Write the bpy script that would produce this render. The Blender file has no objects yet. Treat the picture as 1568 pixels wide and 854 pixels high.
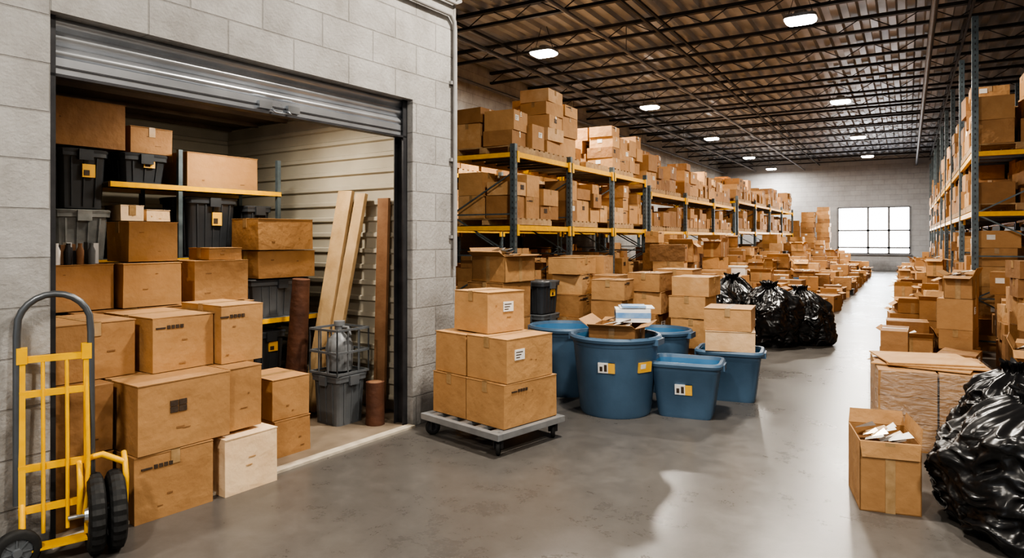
import bpy, math, random
from mathutils import Vector, Matrix, noise
R=math.radians
# ---------------------------------------------------------------- materials
def new_mat(name):
    m=bpy.data.materials.new(name); m.use_nodes=True
    nt=m.node_tree; b=nt.nodes['Principled BSDF']
    return m,nt,b
def N(nt,t,**k):
    n=nt.nodes.new(t)
    for a,v in k.items(): setattr(n,a,v)
    return n
def mat(name,c1,c2=None,rough=.6,metal=0,scale=8,bump=0,bscale=40,rvar=0,alpha=None,trans=0,detail=5,coat=0):
    m,nt,b=new_mat(name); c2=c2 or tuple(x*.8 for x in c1)
    tc=N(nt,'ShaderNodeTexCoord'); nz=N(nt,'ShaderNodeTexNoise'); nz.inputs['Scale'].default_value=scale; nz.inputs['Detail'].default_value=detail
    nt.links.new(tc.outputs['Object'],nz.inputs['Vector'])
    cr=N(nt,'ShaderNodeValToRGB'); cr.color_ramp.elements[0].position=.3; cr.color_ramp.elements[1].position=.7
    cr.color_ramp.elements[0].color=(*c2,1); cr.color_ramp.elements[1].color=(*c1,1)
    nt.links.new(nz.outputs['Fac'],cr.inputs['Fac']); nt.links.new(cr.outputs['Color'],b.inputs['Base Color'])
    b.inputs['Metallic'].default_value=metal; b.inputs['Roughness'].default_value=rough
    b.inputs['Coat Weight'].default_value=coat
    if rvar:
        mr=N(nt,'ShaderNodeMapRange'); mr.inputs['To Min'].default_value=rough-rvar; mr.inputs['To Max'].default_value=rough+rvar
        nt.links.new(nz.outputs['Fac'],mr.inputs['Value']); nt.links.new(mr.outputs['Result'],b.inputs['Roughness'])
    if trans: b.inputs['Transmission Weight'].default_value=trans
    if alpha: b.inputs['Alpha'].default_value=alpha
    if bump:
        n2=N(nt,'ShaderNodeTexNoise'); n2.inputs['Scale'].default_value=bscale; n2.inputs['Detail'].default_value=6
        nt.links.new(tc.outputs['Object'],n2.inputs['Vector'])
        bp=N(nt,'ShaderNodeBump'); bp.inputs['Strength'].default_value=bump; bp.inputs['Distance'].default_value=.02
        nt.links.new(n2.outputs['Fac'],bp.inputs['Height']); nt.links.new(bp.outputs['Normal'],b.inputs['Normal'])
    return m
def emis(name,c,s):
    m,nt,b=new_mat(name); b.inputs['Base Color'].default_value=(*c,1); b.inputs['Emission Color'].default_value=(*c,1); b.inputs['Emission Strength'].default_value=s
    return m
def cardboard():
    m,nt,b=new_mat('cardboard')
    at=N(nt,'ShaderNodeAttribute'); at.attribute_name='tint'
    tc=N(nt,'ShaderNodeTexCoord')
    nz=N(nt,'ShaderNodeTexNoise'); nz.inputs['Scale'].default_value=5; nz.inputs['Detail'].default_value=7; nz.inputs['Roughness'].default_value=.6
    nt.links.new(tc.outputs['Object'],nz.inputs['Vector'])
    ma=N(nt,'ShaderNodeMath',operation='MULTIPLY_ADD'); ma.inputs[1].default_value=.34; 
    nt.links.new(nz.outputs['Fac'],ma.inputs[0])
    sb=N(nt,'ShaderNodeMath',operation='SUBTRACT'); sb.inputs[1].default_value=.17
    nt.links.new(at.outputs['Fac'],sb.inputs[0]); nt.links.new(sb.outputs[0],ma.inputs[2])
    cr=N(nt,'ShaderNodeValToRGB'); e=cr.color_ramp.elements
    e[0].position=0; e[0].color=(.12,.058,.024,1); e[1].position=1; e[1].color=(.82,.62,.41,1)
    x=e.new(.35); x.color=(.33,.175,.072,1); x=e.new(.7); x.color=(.53,.31,.14,1)
    nt.links.new(ma.outputs[0],cr.inputs['Fac']); nt.links.new(cr.outputs['Color'],b.inputs['Base Color'])
    b.inputs['Roughness'].default_value=.72
    n2=N(nt,'ShaderNodeTexNoise'); n2.inputs['Scale'].default_value=8; n2.inputs['Detail'].default_value=4
    nt.links.new(tc.outputs['Object'],n2.inputs['Vector'])
    bp=N(nt,'ShaderNodeBump'); bp.inputs['Strength'].default_value=.4; bp.inputs['Distance'].default_value=.035
    nt.links.new(n2.outputs['Fac'],bp.inputs['Height']); nt.links.new(bp.outputs['Normal'],b.inputs['Normal'])
    return m
M={}
M['card']=cardboard()
M['tape']=mat('packing_tape',(.45,.30,.16),(.33,.21,.10),rough=.25,scale=20)
M['label']=mat('paper_label',(.8,.78,.74),(.72,.7,.66),rough=.6,scale=30)
M['print']=mat('ink_print',(.09,.06,.04),(.05,.035,.025),rough=.6,scale=60)
M['pallet']=mat('pallet_wood',(.48,.34,.19),(.32,.2,.11),rough=.8,scale=10)
M['bluebox']=mat('blue_printed_paper',(.12,.28,.55),(.3,.45,.65),rough=.5,scale=12)
M['crate_dark']=mat('dark_plastic_crate',(.05,.055,.06),rough=.4)
CARD=[M['card'],M['tape'],M['label'],M['print'],M['pallet'],M['bluebox'],M['crate_dark']]
M['yellow']=mat('yellow_paint',(.90,.50,.005),(.78,.41,.005),rough=.4,scale=15)
M['upright']=mat('blue_grey_rack_paint',(.15,.19,.21),(.08,.105,.12),rough=.45,scale=10,metal=.3)
M['wire']=mat('galvanised_wire',(.3,.3,.3),rough=.4,metal=.8)
M['steel']=mat('galvanised_steel',(.5,.52,.54),(.36,.38,.4),rough=.33,metal=.85,scale=3,rvar=.08)
M['slat']=mat('shutter_slat_steel',(.54,.56,.59),(.42,.44,.47),rough=.3,metal=.75,scale=3,rvar=.06)
M['dsteel']=mat('dark_steel',(.07,.07,.075),(.04,.04,.045),rough=.5,metal=.4)
M['joist']=mat('joist_paint',(.045,.045,.048),(.025,.025,.027),rough=.6,scale=4)
M['rubber']=mat('black_rubber',(.022,.022,.022),(.012,.012,.012),rough=.7,scale=30)
M['grey_tote']=mat('grey_plastic',(.065,.07,.078),(.045,.05,.057),rough=.36,scale=5)
M['mid_tote']=mat('mid_grey_plastic',(.15,.16,.17),(.10,.11,.12),rough=.4,scale=5)
M['clear_tote']=mat('cloudy_clear_plastic',(.42,.43,.42),(.2,.21,.21),rough=.22,scale=7,alpha=.75)
M['blue']=mat('blue_plastic',(.10,.175,.27),(.072,.13,.205),rough=.42,scale=4,bump=.05,bscale=60)
M['blue_in']=mat('blue_plastic_light',(.09,.24,.42),(.06,.18,.34),rough=.45,scale=4)
M['wood_l']=mat('pine_lumber',(.62,.44,.25),(.45,.3,.15),rough=.7,scale=5,bump=.1)
M['wood_d']=mat('bark_brown_wood',(.13,.055,.03),(.07,.03,.018),rough=.7,scale=8,bump=.4,bscale=20)
M['wood_m']=mat('red_brown_board',(.30,.165,.09),(.2,.1,.05),rough=.7,scale=6,bump=.15)
M['panel']=mat('cream_ribbed_metal',(.58,.54,.44),(.45,.41,.33),rough=.42,scale=2,rvar=.08)
M['orange']=mat('yellow_sticker',(.85,.45,.06),(.8,.5,.1),rough=.5,scale=40)
M['lens']=emis('led_lens',(1,.97,.92),40)
M['glazing']=emis('daylit_frosted_glazing',(.90,.95,1),12)
M['white']=mat('white_paper',(.8,.8,.8),(.7,.72,.74),rough=.7)
M['frame']=mat('window_frame_paint',(.2,.21,.23),rough=.5)
# bag
m,nt,b=new_mat('black_bin_liner'); M['bag']=m
b.inputs['Base Color'].default_value=(.010,.010,.011,1); b.inputs['Roughness'].default_value=.30
tc=N(nt,'ShaderNodeTexCoord'); n1=N(nt,'ShaderNodeTexNoise'); n1.noise_type='RIDGED_MULTIFRACTAL'; n1.inputs['Scale'].default_value=4.2; n1.inputs['Detail'].default_value=3; n1.inputs['Distortion'].default_value=1.2
mp=N(nt,'ShaderNodeMapping'); mp.inputs['Scale'].default_value=(1.0,1.0,2.2); mp.inputs['Rotation'].default_value=(.35,.3,0)
nt.links.new(tc.outputs['Object'],mp.inputs['Vector']); nt.links.new(mp.outputs['Vector'],n1.inputs['Vector'])
bp=N(nt,'ShaderNodeBump'); bp.inputs['Strength'].default_value=.65; bp.inputs['Distance'].default_value=.02
nt.links.new(n1.outputs['Fac'],bp.inputs['Height']); nt.links.new(bp.outputs['Normal'],b.inputs['Normal'])
# floor
m,nt,b=new_mat('polished_concrete'); M['floor']=m
tc=N(nt,'ShaderNodeTexCoord')
a1=N(nt,'ShaderNodeTexNoise'); a1.inputs['Scale'].default_value=.55; a1.inputs['Detail'].default_value=12; a1.inputs['Roughness'].default_value=.62; a1.inputs['Distortion'].default_value=.5
a2=N(nt,'ShaderNodeTexNoise'); a2.inputs['Scale'].default_value=4.5; a2.inputs['Detail'].default_value=12; a2.inputs['Roughness'].default_value=.8; a2.inputs['Distortion'].default_value=.3
for a in (a1,a2): nt.links.new(tc.outputs['Object'],a.inputs['Vector'])
mx=N(nt,'ShaderNodeMath',operation='MULTIPLY_ADD'); mx.inputs[1].default_value=.45; nt.links.new(a1.outputs['Fac'],mx.inputs[0])
m2=N(nt,'ShaderNodeMath',operation='MULTIPLY'); m2.inputs[1].default_value=.55; nt.links.new(a2.outputs['Fac'],m2.inputs[0]); nt.links.new(m2.outputs[0],mx.inputs[2])
cr=N(nt,'ShaderNodeValToRGB'); e=cr.color_ramp.elements; e[0].position=.32; e[0].color=(.078,.072,.067,1); e[1].position=.70; e[1].color=(.165,.154,.143,1)
x=e.new(.5); x.color=(.116,.108,.100,1)
nt.links.new(mx.outputs[0],cr.inputs['Fac']); nt.links.new(cr.outputs['Color'],b.inputs['Base Color'])
mr=N(nt,'ShaderNodeMapRange'); mr.inputs['From Min'].default_value=.35; mr.inputs['From Max'].default_value=.66; mr.inputs['To Min'].default_value=.24; mr.inputs['To Max'].default_value=.36
nt.links.new(mx.outputs[0],mr.inputs['Value']); nt.links.new(mr.outputs['Result'],b.inputs['Roughness'])
b.inputs['Specular IOR Level'].default_value=.45
bp=N(nt,'ShaderNodeBump'); bp.inputs['Strength'].default_value=.06; bp.inputs['Distance'].default_value=.012
nt.links.new(a2.outputs['Fac'],bp.inputs['Height']); nt.links.new(bp.outputs['Normal'],b.inputs['Normal'])
# painted block wall
def blockmat(name,axis,c1=(.40,.392,.378),c2=(.35,.342,.33),mortar=(.27,.262,.25),bw=.5,bh=.25,stain=.8):
    m,nt,b=new_mat(name)
    tc=N(nt,'ShaderNodeTexCoord'); sp=N(nt,'ShaderNodeSeparateXYZ'); cb=N(nt,'ShaderNodeCombineXYZ')
    nt.links.new(tc.outputs['Object'],sp.inputs[0]); nt.links.new(sp.outputs[axis],cb.inputs[0]); nt.links.new(sp.outputs[2],cb.inputs[1])
    br=N(nt,'ShaderNodeTexBrick'); br.inputs['Scale'].default_value=1; br.inputs['Brick Width'].default_value=bw; br.inputs['Row Height'].default_value=bh
    br.inputs['Mortar Size'].default_value=.006; br.inputs['Mortar Smooth'].default_value=.4
    br.inputs['Color1'].default_value=(*c1,1); br.inputs['Color2'].default_value=(*c2,1); br.inputs['Mortar'].default_value=(*mortar,1)
    nt.links.new(cb.outputs[0],br.inputs['Vector'])
    nz=N(nt,'ShaderNodeTexNoise'); nz.inputs['Scale'].default_value=2.2; nz.inputs['Detail'].default_value=9; nz.inputs['Roughness'].default_value=.7
    nt.links.new(tc.outputs['Object'],nz.inputs['Vector'])
    cr=N(nt,'ShaderNodeValToRGB'); e=cr.color_ramp.elements; e[0].position=.3; e[0].color=(.55,.53,.50,1); e[1].position=.6; e[1].color=(1,1,1,1)
    nt.links.new(nz.outputs['Fac'],cr.inputs['Fac'])
    mm=N(nt,'ShaderNodeMix',data_type='RGBA',blend_type='MULTIPLY'); mm.inputs[0].default_value=stain
    nt.links.new(br.outputs['Color'],mm.inputs[6]); nt.links.new(cr.outputs['Color'],mm.inputs[7])
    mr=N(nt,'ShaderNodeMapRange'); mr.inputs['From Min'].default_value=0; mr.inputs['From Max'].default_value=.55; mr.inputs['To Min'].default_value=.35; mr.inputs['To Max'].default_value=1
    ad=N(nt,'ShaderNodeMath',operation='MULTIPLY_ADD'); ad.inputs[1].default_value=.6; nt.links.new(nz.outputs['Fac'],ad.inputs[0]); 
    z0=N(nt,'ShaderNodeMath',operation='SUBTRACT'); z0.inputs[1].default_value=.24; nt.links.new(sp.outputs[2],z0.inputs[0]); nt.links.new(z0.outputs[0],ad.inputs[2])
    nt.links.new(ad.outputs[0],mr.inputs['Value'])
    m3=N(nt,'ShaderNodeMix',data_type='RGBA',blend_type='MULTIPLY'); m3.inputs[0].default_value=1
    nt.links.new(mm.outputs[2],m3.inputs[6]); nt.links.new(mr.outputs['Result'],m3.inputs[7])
    nt.links.new(m3.outputs[2],b.inputs['Base Color']); b.inputs['Roughness'].default_value=.7
    n2=N(nt,'ShaderNodeTexNoise'); n2.inputs['Scale'].default_value=35; n2.inputs['Detail'].default_value=6
    nt.links.new(tc.outputs['Object'],n2.inputs['Vector'])
    bp=N(nt,'ShaderNodeBump'); bp.inputs['Strength'].default_value=.5; bp.inputs['Distance'].default_value=.014; nt.links.new(n2.outputs['Fac'],bp.inputs['Height'])
    b2=N(nt,'ShaderNodeBump',invert=True); b2.inputs['Strength'].default_value=.7; b2.inputs['Distance'].default_value=.008
    nt.links.new(br.outputs['Fac'],b2.inputs['Height']); nt.links.new(bp.outputs['Normal'],b2.inputs['Normal']); nt.links.new(b2.outputs['Normal'],b.inputs['Normal'])
    return m
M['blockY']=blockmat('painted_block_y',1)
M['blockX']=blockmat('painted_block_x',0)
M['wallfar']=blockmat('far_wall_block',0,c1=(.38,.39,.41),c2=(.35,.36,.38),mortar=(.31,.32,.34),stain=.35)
M['deck']=mat('roof_deck_metal',(.43,.45,.49),(.27,.285,.31),rough=.42,scale=1.2,metal=.2)
M['unitfloor']=mat('worn_unit_floor',(.30,.24,.18),(.17,.135,.10),rough=.5,scale=3)

# ---------------------------------------------------------------- mesh builder
class MB:
    def __init__(s): s.v=[];s.f=[];s.m=[];s.t=[];s.sm=[];s.M=Matrix.Identity(4)
    def add(s,vs,fs,mi=0,tint=.6,smooth=False):
        o=len(s.v); s.v+= [tuple(s.M@Vector(p)) for p in vs]
        for f in fs: s.f.append([o+i for i in f]); s.m.append(mi); s.t.append(tint); s.sm.append(smooth)
    def box(s,x0,x1,y0,y1,z0,z1,mi=0,tint=.6,jit=0,rng=None):
        vs=[(x0,y0,z0),(x1,y0,z0),(x1,y1,z0),(x0,y1,z0),(x0,y0,z1),(x1,y0,z1),(x1,y1,z1),(x0,y1,z1)]
        if jit: vs=[(a+rng.uniform(-jit,jit),b+rng.uniform(-jit,jit),c+(rng.uniform(-jit,jit) if c>z0 else 0)) for a,b,c in vs]
        s.add(vs,[(0,3,2,1),(4,5,6,7),(0,1,5,4),(1,2,6,5),(2,3,7,6),(3,0,4,7)],mi,tint)
    def beam(s,p,q,w,h=None,mi=0):
        p=Vector(p);q=Vector(q);h=h or w;d=(q-p).normalized()
        up=Vector((0,0,1)) if abs(d.z)<.95 else Vector((0,1,0))
        a=d.cross(up).normalized()*w/2; b=a.cross(d).normalized()*h/2
        vs=[p-a-b,p+a-b,p+a+b,p-a+b,q-a-b,q+a-b,q+a+b,q-a+b]
        s.add(vs,[(0,1,2,3),(7,6,5,4),(0,4,5,1),(1,5,6,2),(2,6,7,3),(3,7,4,0)],mi)
    def tube(s,pts,r,mi=0,n=10,cap=True):
        pts=[Vector(p) for p in pts]; rings=[]; prev=None
        for i,p in enumerate(pts):
            d=((pts[min(i+1,len(pts)-1)]-p).normalized()+(p-pts[max(i-1,0)]).normalized()).normalized()
            if prev is None:
                a=d.cross(Vector((0,0,1)) if abs(d.z)<.9 else Vector((1,0,0))).normalized()
            else: a=(prev-d*prev.dot(d)).normalized()
            prev=a; b=d.cross(a)
            rings.append([p+a*r*math.cos(2*math.pi*k/n)+b*r*math.sin(2*math.pi*k/n) for k in range(n)])
        vs=[v for g in rings for v in g]; fs=[]
        for i in range(len(pts)-1):
            for k in range(n): fs.append((i*n+k,i*n+(k+1)%n,(i+1)*n+(k+1)%n,(i+1)*n+k))
        s.add(vs,fs,mi,smooth=True)
        if cap: s.add(rings[0],[tuple(range(n))[::-1]],mi); s.add(rings[-1],[tuple(range(n))],mi)
    def rings(s,rs,n=40,ex=2,mi=0,caps=(True,True),cx=0,cy=0):
        vs=[];fs=[]
        for (a,b,z) in rs:
            for k in range(n):
                t=2*math.pi*k/n+math.pi/n; c=math.cos(t);q=math.sin(t)
                den=(abs(c)**ex+abs(q)**ex)**(1/ex)
                vs.append((cx+a*c/den,cy+b*q/den,z))
        for i in range(len(rs)-1):
            for k in range(n): fs.append((i*n+k,i*n+(k+1)%n,(i+1)*n+(k+1)%n,(i+1)*n+k))
        s.add(vs,fs,mi,smooth=True)
        if caps[0]: s.add(vs[:n],[tuple(range(n))[::-1]],mi)
        if caps[1]: s.add(vs[-n:],[tuple(range(n))],mi)
    def wheel(s,c,axis,r,w,mi_t=0,mi_h=1,n=36,tread=False):
        c=Vector(c);ax=Vector(axis).normalized(); u=ax.cross(Vector((0,0,1))).normalized() if abs(ax.z)<.9 else Vector((1,0,0)); q=ax.cross(u)
        prof=[(r*.62,-w/2),(r*.86,-w/2),(r*.97,-w*.36),(r,-w*.15),(r,w*.15),(r*.97,w*.36),(r*.86,w/2),(r*.62,w/2)]
        vs=[];fs=[];m=len(prof)
        for k in range(n):
            t=2*math.pi*k/n; e=u*math.cos(t)+q*math.sin(t)
            for j,(rr,x) in enumerate(prof):
                if tread and 2<=j<=5 and k%2: rr*=.965
                vs.append(c+e*rr+ax*x)
        for k in range(n):
            for j in range(m-1): fs.append((k*m+j,k*m+j+1,((k+1)%n)*m+j+1,((k+1)%n)*m+j))
        s.add(vs,fs,mi_t,smooth=not tread)
        for sg in (-1,1):
            hv=[c+ax*(sg*w*.3)];
            for k in range(n): t=2*math.pi*k/n; hv.append(c+(u*math.cos(t)+q*math.sin(t))*r*.63+ax*sg*w*.3)
            s.add(hv,[(0,1+k,1+(k+1)%n) for k in range(n)],mi_h)
            for k in range(8):
                t=2*math.pi*k/8; e=u*math.cos(t)+q*math.sin(t); s.beam(c+e*r*.2+ax*sg*w*.32,c+e*r*.6+ax*sg*w*.34,r*.06,mi=mi_h)
            hv=[]
            for k in range(16): t=2*math.pi*k/16; hv.append(c+(u*math.cos(t)+q*math.sin(t))*r*.22+ax*sg*w*.25)
            for k in range(16): t=2*math.pi*k/16; hv.append(c+(u*math.cos(t)+q*math.sin(t))*r*.18+ax*sg*w*.62)
            s.add(hv,[(k,(k+1)%16,16+(k+1)%16,16+k) for k in range(16)]+[tuple(range(16,32))],mi_h)
    def build(s,name,mats,loc=(0,0,0),rz=0,bevel=0,split=False,parent=None,rot=None):
        me=bpy.data.meshes.new(name); me.from_pydata(s.v,[],s.f); me.update()
        for mm in mats: me.materials.append(mm)
        me.polygons.foreach_set('material_index',s.m); me.polygons.foreach_set('use_smooth',s.sm)
        at=me.attributes.new('tint','FLOAT','FACE'); at.data.foreach_set('value',s.t)
        o=bpy.data.objects.new(name,me); bpy.context.collection.objects.link(o)
        o.location=loc; o.rotation_euler=rot or (0,0,rz)
        if bevel:
            bv=o.modifiers.new('bevel','BEVEL'); bv.width=bevel; bv.segments=2; bv.limit_method='ANGLE'
        if split:
            e=o.modifiers.new('es','EDGE_SPLIT'); e.split_angle=R(35)
        if parent: o.parent=parent
        return o
# ---------------------------------------------------------------- frames
TH=R(30.7); CT,ST=math.cos(TH),math.sin(TH)
def st(X,Y): return (CT*X-ST*Y, ST*X+CT*Y)
RU=-R(4.05); UO=Vector((-3.812,1.745)); UT=Vector((.0706,.9975)); UN=Vector((-.9975,.0706))
def un(a,b): p=UO+UT*a+UN*b; return (p.x,p.y)
def rot2(x,y,r): return (x*math.cos(r)-y*math.sin(r), x*math.sin(r)+y*math.cos(r))

# ---------------------------------------------------------------- cartons
def carton(mb,w,d,h,tint=.6,tape='y',label=None,near=False,rng=random):
    hw,hd=w/2,d/2
    if near:
        mb.box(-hw,hw,-hd,hd,0,h-.007,0,tint,jit=.003,rng=rng)
        o=.003
        if tape=='x':
            mb.box(-hw-o,hw+o,-hd-o,-.0015,h-.006,h,0,tint+.03); mb.box(-hw-o,hw+o,.0015,hd+o,h-.006,h,0,tint+.03)
        else:
            mb.box(-hw-o,-.0015,-hd-o,hd+o,h-.006,h,0,tint+.03); mb.box(.0015,hw+o,-hd-o,hd+o,h-.006,h,0,tint+.03)
        # worn, slightly crushed corner patches and a scuffed strap mark
        for _ in range(2):
            yy0=rng.uniform(-.8,.5)*hd; zz0=rng.uniform(.1,.8)*h
            mb.box(hw+.0022,hw+.0034,yy0,yy0+rng.uniform(.01,.05),zz0,zz0+rng.uniform(.004,.012),0,max(0,tint-.25))
    else: mb.box(-hw,hw,-hd,hd,0,h,0,tint)
    e=.0035 if not near else .005; tw=.026
    if tape=='y':
        mb.box(-tw,tw,-hd-e,hd+e,h-.002,h+.002,1); 
        for sg in (-1,1): mb.box(-tw,tw,min(sg*hd,sg*(hd+e)),max(sg*hd,sg*(hd+e)),h-.08,h+.002,1)
    elif tape=='x':
        mb.box(-hw-e,hw+e,-tw,tw,h-.002,h+.002,1)
        for sg in (-1,1): mb.box(min(sg*hw,sg*(hw+e)),max(sg*hw,sg*(hw+e)),-tw,tw,h-.08,h+.002,1)
    if label:
        k,face=label
        if face=='x':
            cy,cz=rng.uniform(-.3,.3)*d,h*.62
            a,b_=(.055,.04)
            if k=='print':
                for i in range(2):
                    for j in range(2): mb.box(hw,hw+e+.001,cy-.05+i*.052,cy-.004+i*.052,cz-.035+j*.037,cz-.002+j*.037,3)
            elif k=='side':
                cy=-d*.2
                for i in range(4): mb.box(hw,hw+e+.001,cy-.03+i*.028,cy-.01+i*.028,h*.78,h*.78+.022,3)
                mb.box(hw,hw+e+.001,cy-.1,cy-.04,h*.79,h*.79+.01,3)
            else:
                mb.box(hw,hw+e+.001,cy-a,cy+a,cz-b_,cz+b_,2)
                for j in range(3): mb.box(hw+e,hw+e+.002,cy-a*.8,cy+a*(.6-.3*j),cz+b_*(.5-.5*j)-.004,cz+b_*(.5-.5*j)+.003,3)
        else:
            cx,cz=rng.uniform(-.25,.25)*w,h*.62
            mb.box(cx-.05,cx+.05,-hd-e-.001,-hd,cz-.035,cz+.035,2 if k!='print' else 3)
rg=random.Random(7)
def box_corner(C,w,s,z,h,rz,tint=.6,tape='y',label=None,name='cardboard_box'):
    dx,dy=rot2(-w/2,s/2,rz); mb=MB(); carton(mb,w,s,h-.004,tint,tape,label,True,rg)
    return mb.build(name,CARD,(C[0]+dx,C[1]+dy,z),rz,bevel=.003)
def ubox(a0,a1,b0,b1,z,h,tint=.6,tape='y',label=None,dr=0):
    c=un((a0+a1)/2,(b0+b1)/2); mb=MB(); carton(mb,b1-b0,a1-a0,h-.004,tint,tape,label,True,rg)
    return mb.build('cardboard_box',CARD,(c[0],c[1],z),RU+R(dr),bevel=.003)
def sbox(X,Y,w,s,z,h,rd=0,tint=.6,tape='y',label=None):
    c=st(X,Y); mb=MB(); carton(mb,w,s,h-.004,tint,tape,label,True,rg)
    return mb.build('cardboard_box',CARD,(c[0],c[1],z),R(rd),bevel=.003)
def open_carton(mb,w,d,h,tint,flap=.12,ang=(50,70,40,60),fill=True,rg=rg,lvl=(.6,.97),nf=7):
    t=.006; hw,hd=w/2,d/2
    mb.box(-hw,hw,-hd,hd,0,t,0,tint)
    mb.box(-hw,-hw+t,-hd,hd,0,h,0,tint); mb.box(hw-t,hw,-hd,hd,0,h,0,tint)
    mb.box(-hw,hw,-hd,-hd+t,0,h,0,tint); mb.box(-hw,hw,hd-t,hd,0,h,0,tint)
    mb.box(-.026,.026,-hd-.003,-hd,0,h,1)
    mb.box(hw,hw+.003,-.026,.026,0,h,1)
    for i,(sx,sy) in enumerate(((1,0),(-1,0),(0,1),(0,-1))):
        if ang[i] is None: continue
        a=R(ang[i]); o=math.cos(a)*flap; u=math.sin(a)*flap
        if sx: p=[(sx*hw,-hd,h),(sx*hw,hd,h),(sx*(hw+o),hd-.01,h+u),(sx*(hw+o),-hd+.01,h+u)]
        else: p=[(-hw,sy*hd,h),(hw,sy*hd,h),(hw-.01,sy*(hd+o),h+u),(-hw+.01,sy*(hd+o),h+u)]
        q=[(x-sx*.004,y-sy*.004,z+.004) for x,y,z in p]
        mb.add(p+q,[(0,1,2,3),(7,6,5,4),(0,4,5,1),(1,5,6,2),(2,6,7,3),(3,7,4,0)],0,min(1,tint+.08))
    if fill:
        mb.box(-hw+.01,hw-.01,-hd+.01,hd-.01,h*.5,h*(lvl[0]-.03),0,.15)
        for i in range(nf):
            x=rg.uniform(-.6,.6)*hw;y=rg.uniform(-.6,.6)*hd;z=h*rg.uniform(*lvl)
            a,b_=rg.uniform(.03,.07),rg.uniform(.03,.06)
            mb.add([(x-a,y-b_,z),(x+a,y-b_*.6,z+.02),(x+a*.8,y+b_,z+.03),(x-a*.7,y+b_,z-.01)],[(0,1,2,3)],rg.choice((2,2,3,1)))
# ---------------------------------------------------------------- vessels
def tote(w,d,h,body,lidm,loc,rz,name='storage_tote',lid=True,label=False,taper=.88):
    mb=MB(); a,b=w/2,d/2
    mb.rings([(a*taper,b*taper,0),(a*.98,b*.98,h-.07),(a,b,h-.06),(a+.012,b+.012,h-.06),(a+.012,b+.012,h-.03),(a,b,h-.03),(a,b,h-.02),(a-.008,b-.008,h-.02),(a*taper-.008,b*taper-.008,.02)],n=48,ex=9)
    nr=max(3,int(d/.09))
    for i in range(nr):
        y=(-.5+(i+.5)/nr)*d*.82
        for sg in (-1,1): mb.beam((sg*a*(taper+.005),y*taper,.02),(sg*a*.99,y,h-.07),.014,.012)
    nr=max(3,int(w/.09))
    for i in range(nr):
        x=(-.5+(i+.5)/nr)*w*.82
        for sg in (-1,1): mb.beam((x*taper,sg*b*(taper+.005),.02),(x,sg*b*.99,h-.07),.014,.012)
    if lid:
        mb.rings([(a+.014,b+.014,h-.03),(a+.018,b+.018,h-.012),(a+.01,b+.01,h-.004),(a-.02,b-.02,h-.004),(a-.03,b-.03,h-.014),(a-.06,b-.06,h-.014),(a-.07,b-.07,h)],n=48,ex=9,mi=1)
        for sg in (-1,1): mb.box(-.04,.04,sg*(b+.02)-.012,sg*(b+.02)+.012,h-.09,h-.01,1)
        for sg in (-1,1): mb.box(sg*(a+.02)-.012,sg*(a+.02)+.012,-.05,.05,h-.09,h-.01,1)
    if label:
        mb.box(a*.985,a*.985+.014,-.02,.07,h*.52,h*.74,2); mb.box(a*.985,a*.985+.016,-.01,.03,h*.55,h*.64,3)
    return mb.build(name,[body,lidm,M['orange'],M['print']],loc,rz,split=True)
def utote(a0,a1,b0,b1,z,h,body='grey_tote',lidm='grey_tote',label=False,lid=True,name='storage_tote'):
    c=un((a0+a1)/2,(b0+b1)/2)
    return tote(b1-b0-.04,a1-a0-.04,h,M[body],M[lidm],(c[0],c[1],z),RU,label=label,lid=lid,name=name)
def bin_(name,loc,rz,w,d,h,taper,ex,labels=()):
    mb=MB();a,b=w/2,d/2
    mb.rings([(a*taper*.96,b*taper*.96,0),(a*taper,b*taper,.03),(a*.97,b*.97,h-.09),(a*.985,b*.985,h-.085),(a,b,h-.05),(a+.02,b+.02,h-.045),(a+.026,b+.026,h-.02),(a+.015,b+.015,h),(a-.01,b-.01,h),(a-.02,b-.02,h-.03)],n=64,ex=ex,caps=(True,False))
    mb.rings([(a-.02,b-.02,h-.03),(a*taper-.02,b*taper-.02,.03)],n=64,ex=ex,mi=1,caps=(False,True))
    for sg in (-1,1): mb.box(sg*(a+.01)-.03,sg*(a+.01)+.03,-.09,.09,h-.075,h-.02,0)
    for (ang,z,kind) in labels:
        t=R(ang); f=taper+(1-taper)*(z/h)
        c,s=math.cos(t),math.sin(t); den=(abs(c)**ex+abs(s)**ex)**(1/ex)
        p=Vector((a*f*c/den,b*f*s/den,z)); 
        nrm=Vector((c,s,0)) if ex<3 else (Vector((1,0,0)) if abs(c)>abs(s) else Vector((0,-1,0)))
        tg=Vector((0,0,1)).cross(nrm)
        o=nrm*.012
        def q(u0,u1,v0,v1,off,mi):
            up=Vector((0,0,1))+nrm*((1-taper)*a/h)
            ps=[p+o*off+tg*u0+up*v0,p+o*off+tg*u1+up*v0,p+o*off+tg*u1+up*v1,p+o*off+tg*u0+up*v1]
            ps2=[x-nrm*.02 for x in ps]
            mb.add(ps+ps2,[(0,1,2,3),(4,5,1,0),(5,6,2,1),(6,7,3,2),(7,4,0,3)],mi)
        q(-.075,.075,-.045,.045,1,2 if kind=='w' else 3)
        if kind=='w':
            q(.015,.075,-.045,.045,1.08,3)
            for i in range(2): q(-.06+i*.04,-.035+i*.04,-.03,.03*(1 if i%2 else .4),1.15,4)
        else:
            q(-.06,.0,-.01,.03,1.15,2)
    return mb.build(name,[M['blue'],M['blue_in'],M['label'],M['orange'],M['print']],loc,rz,split=True)
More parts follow.
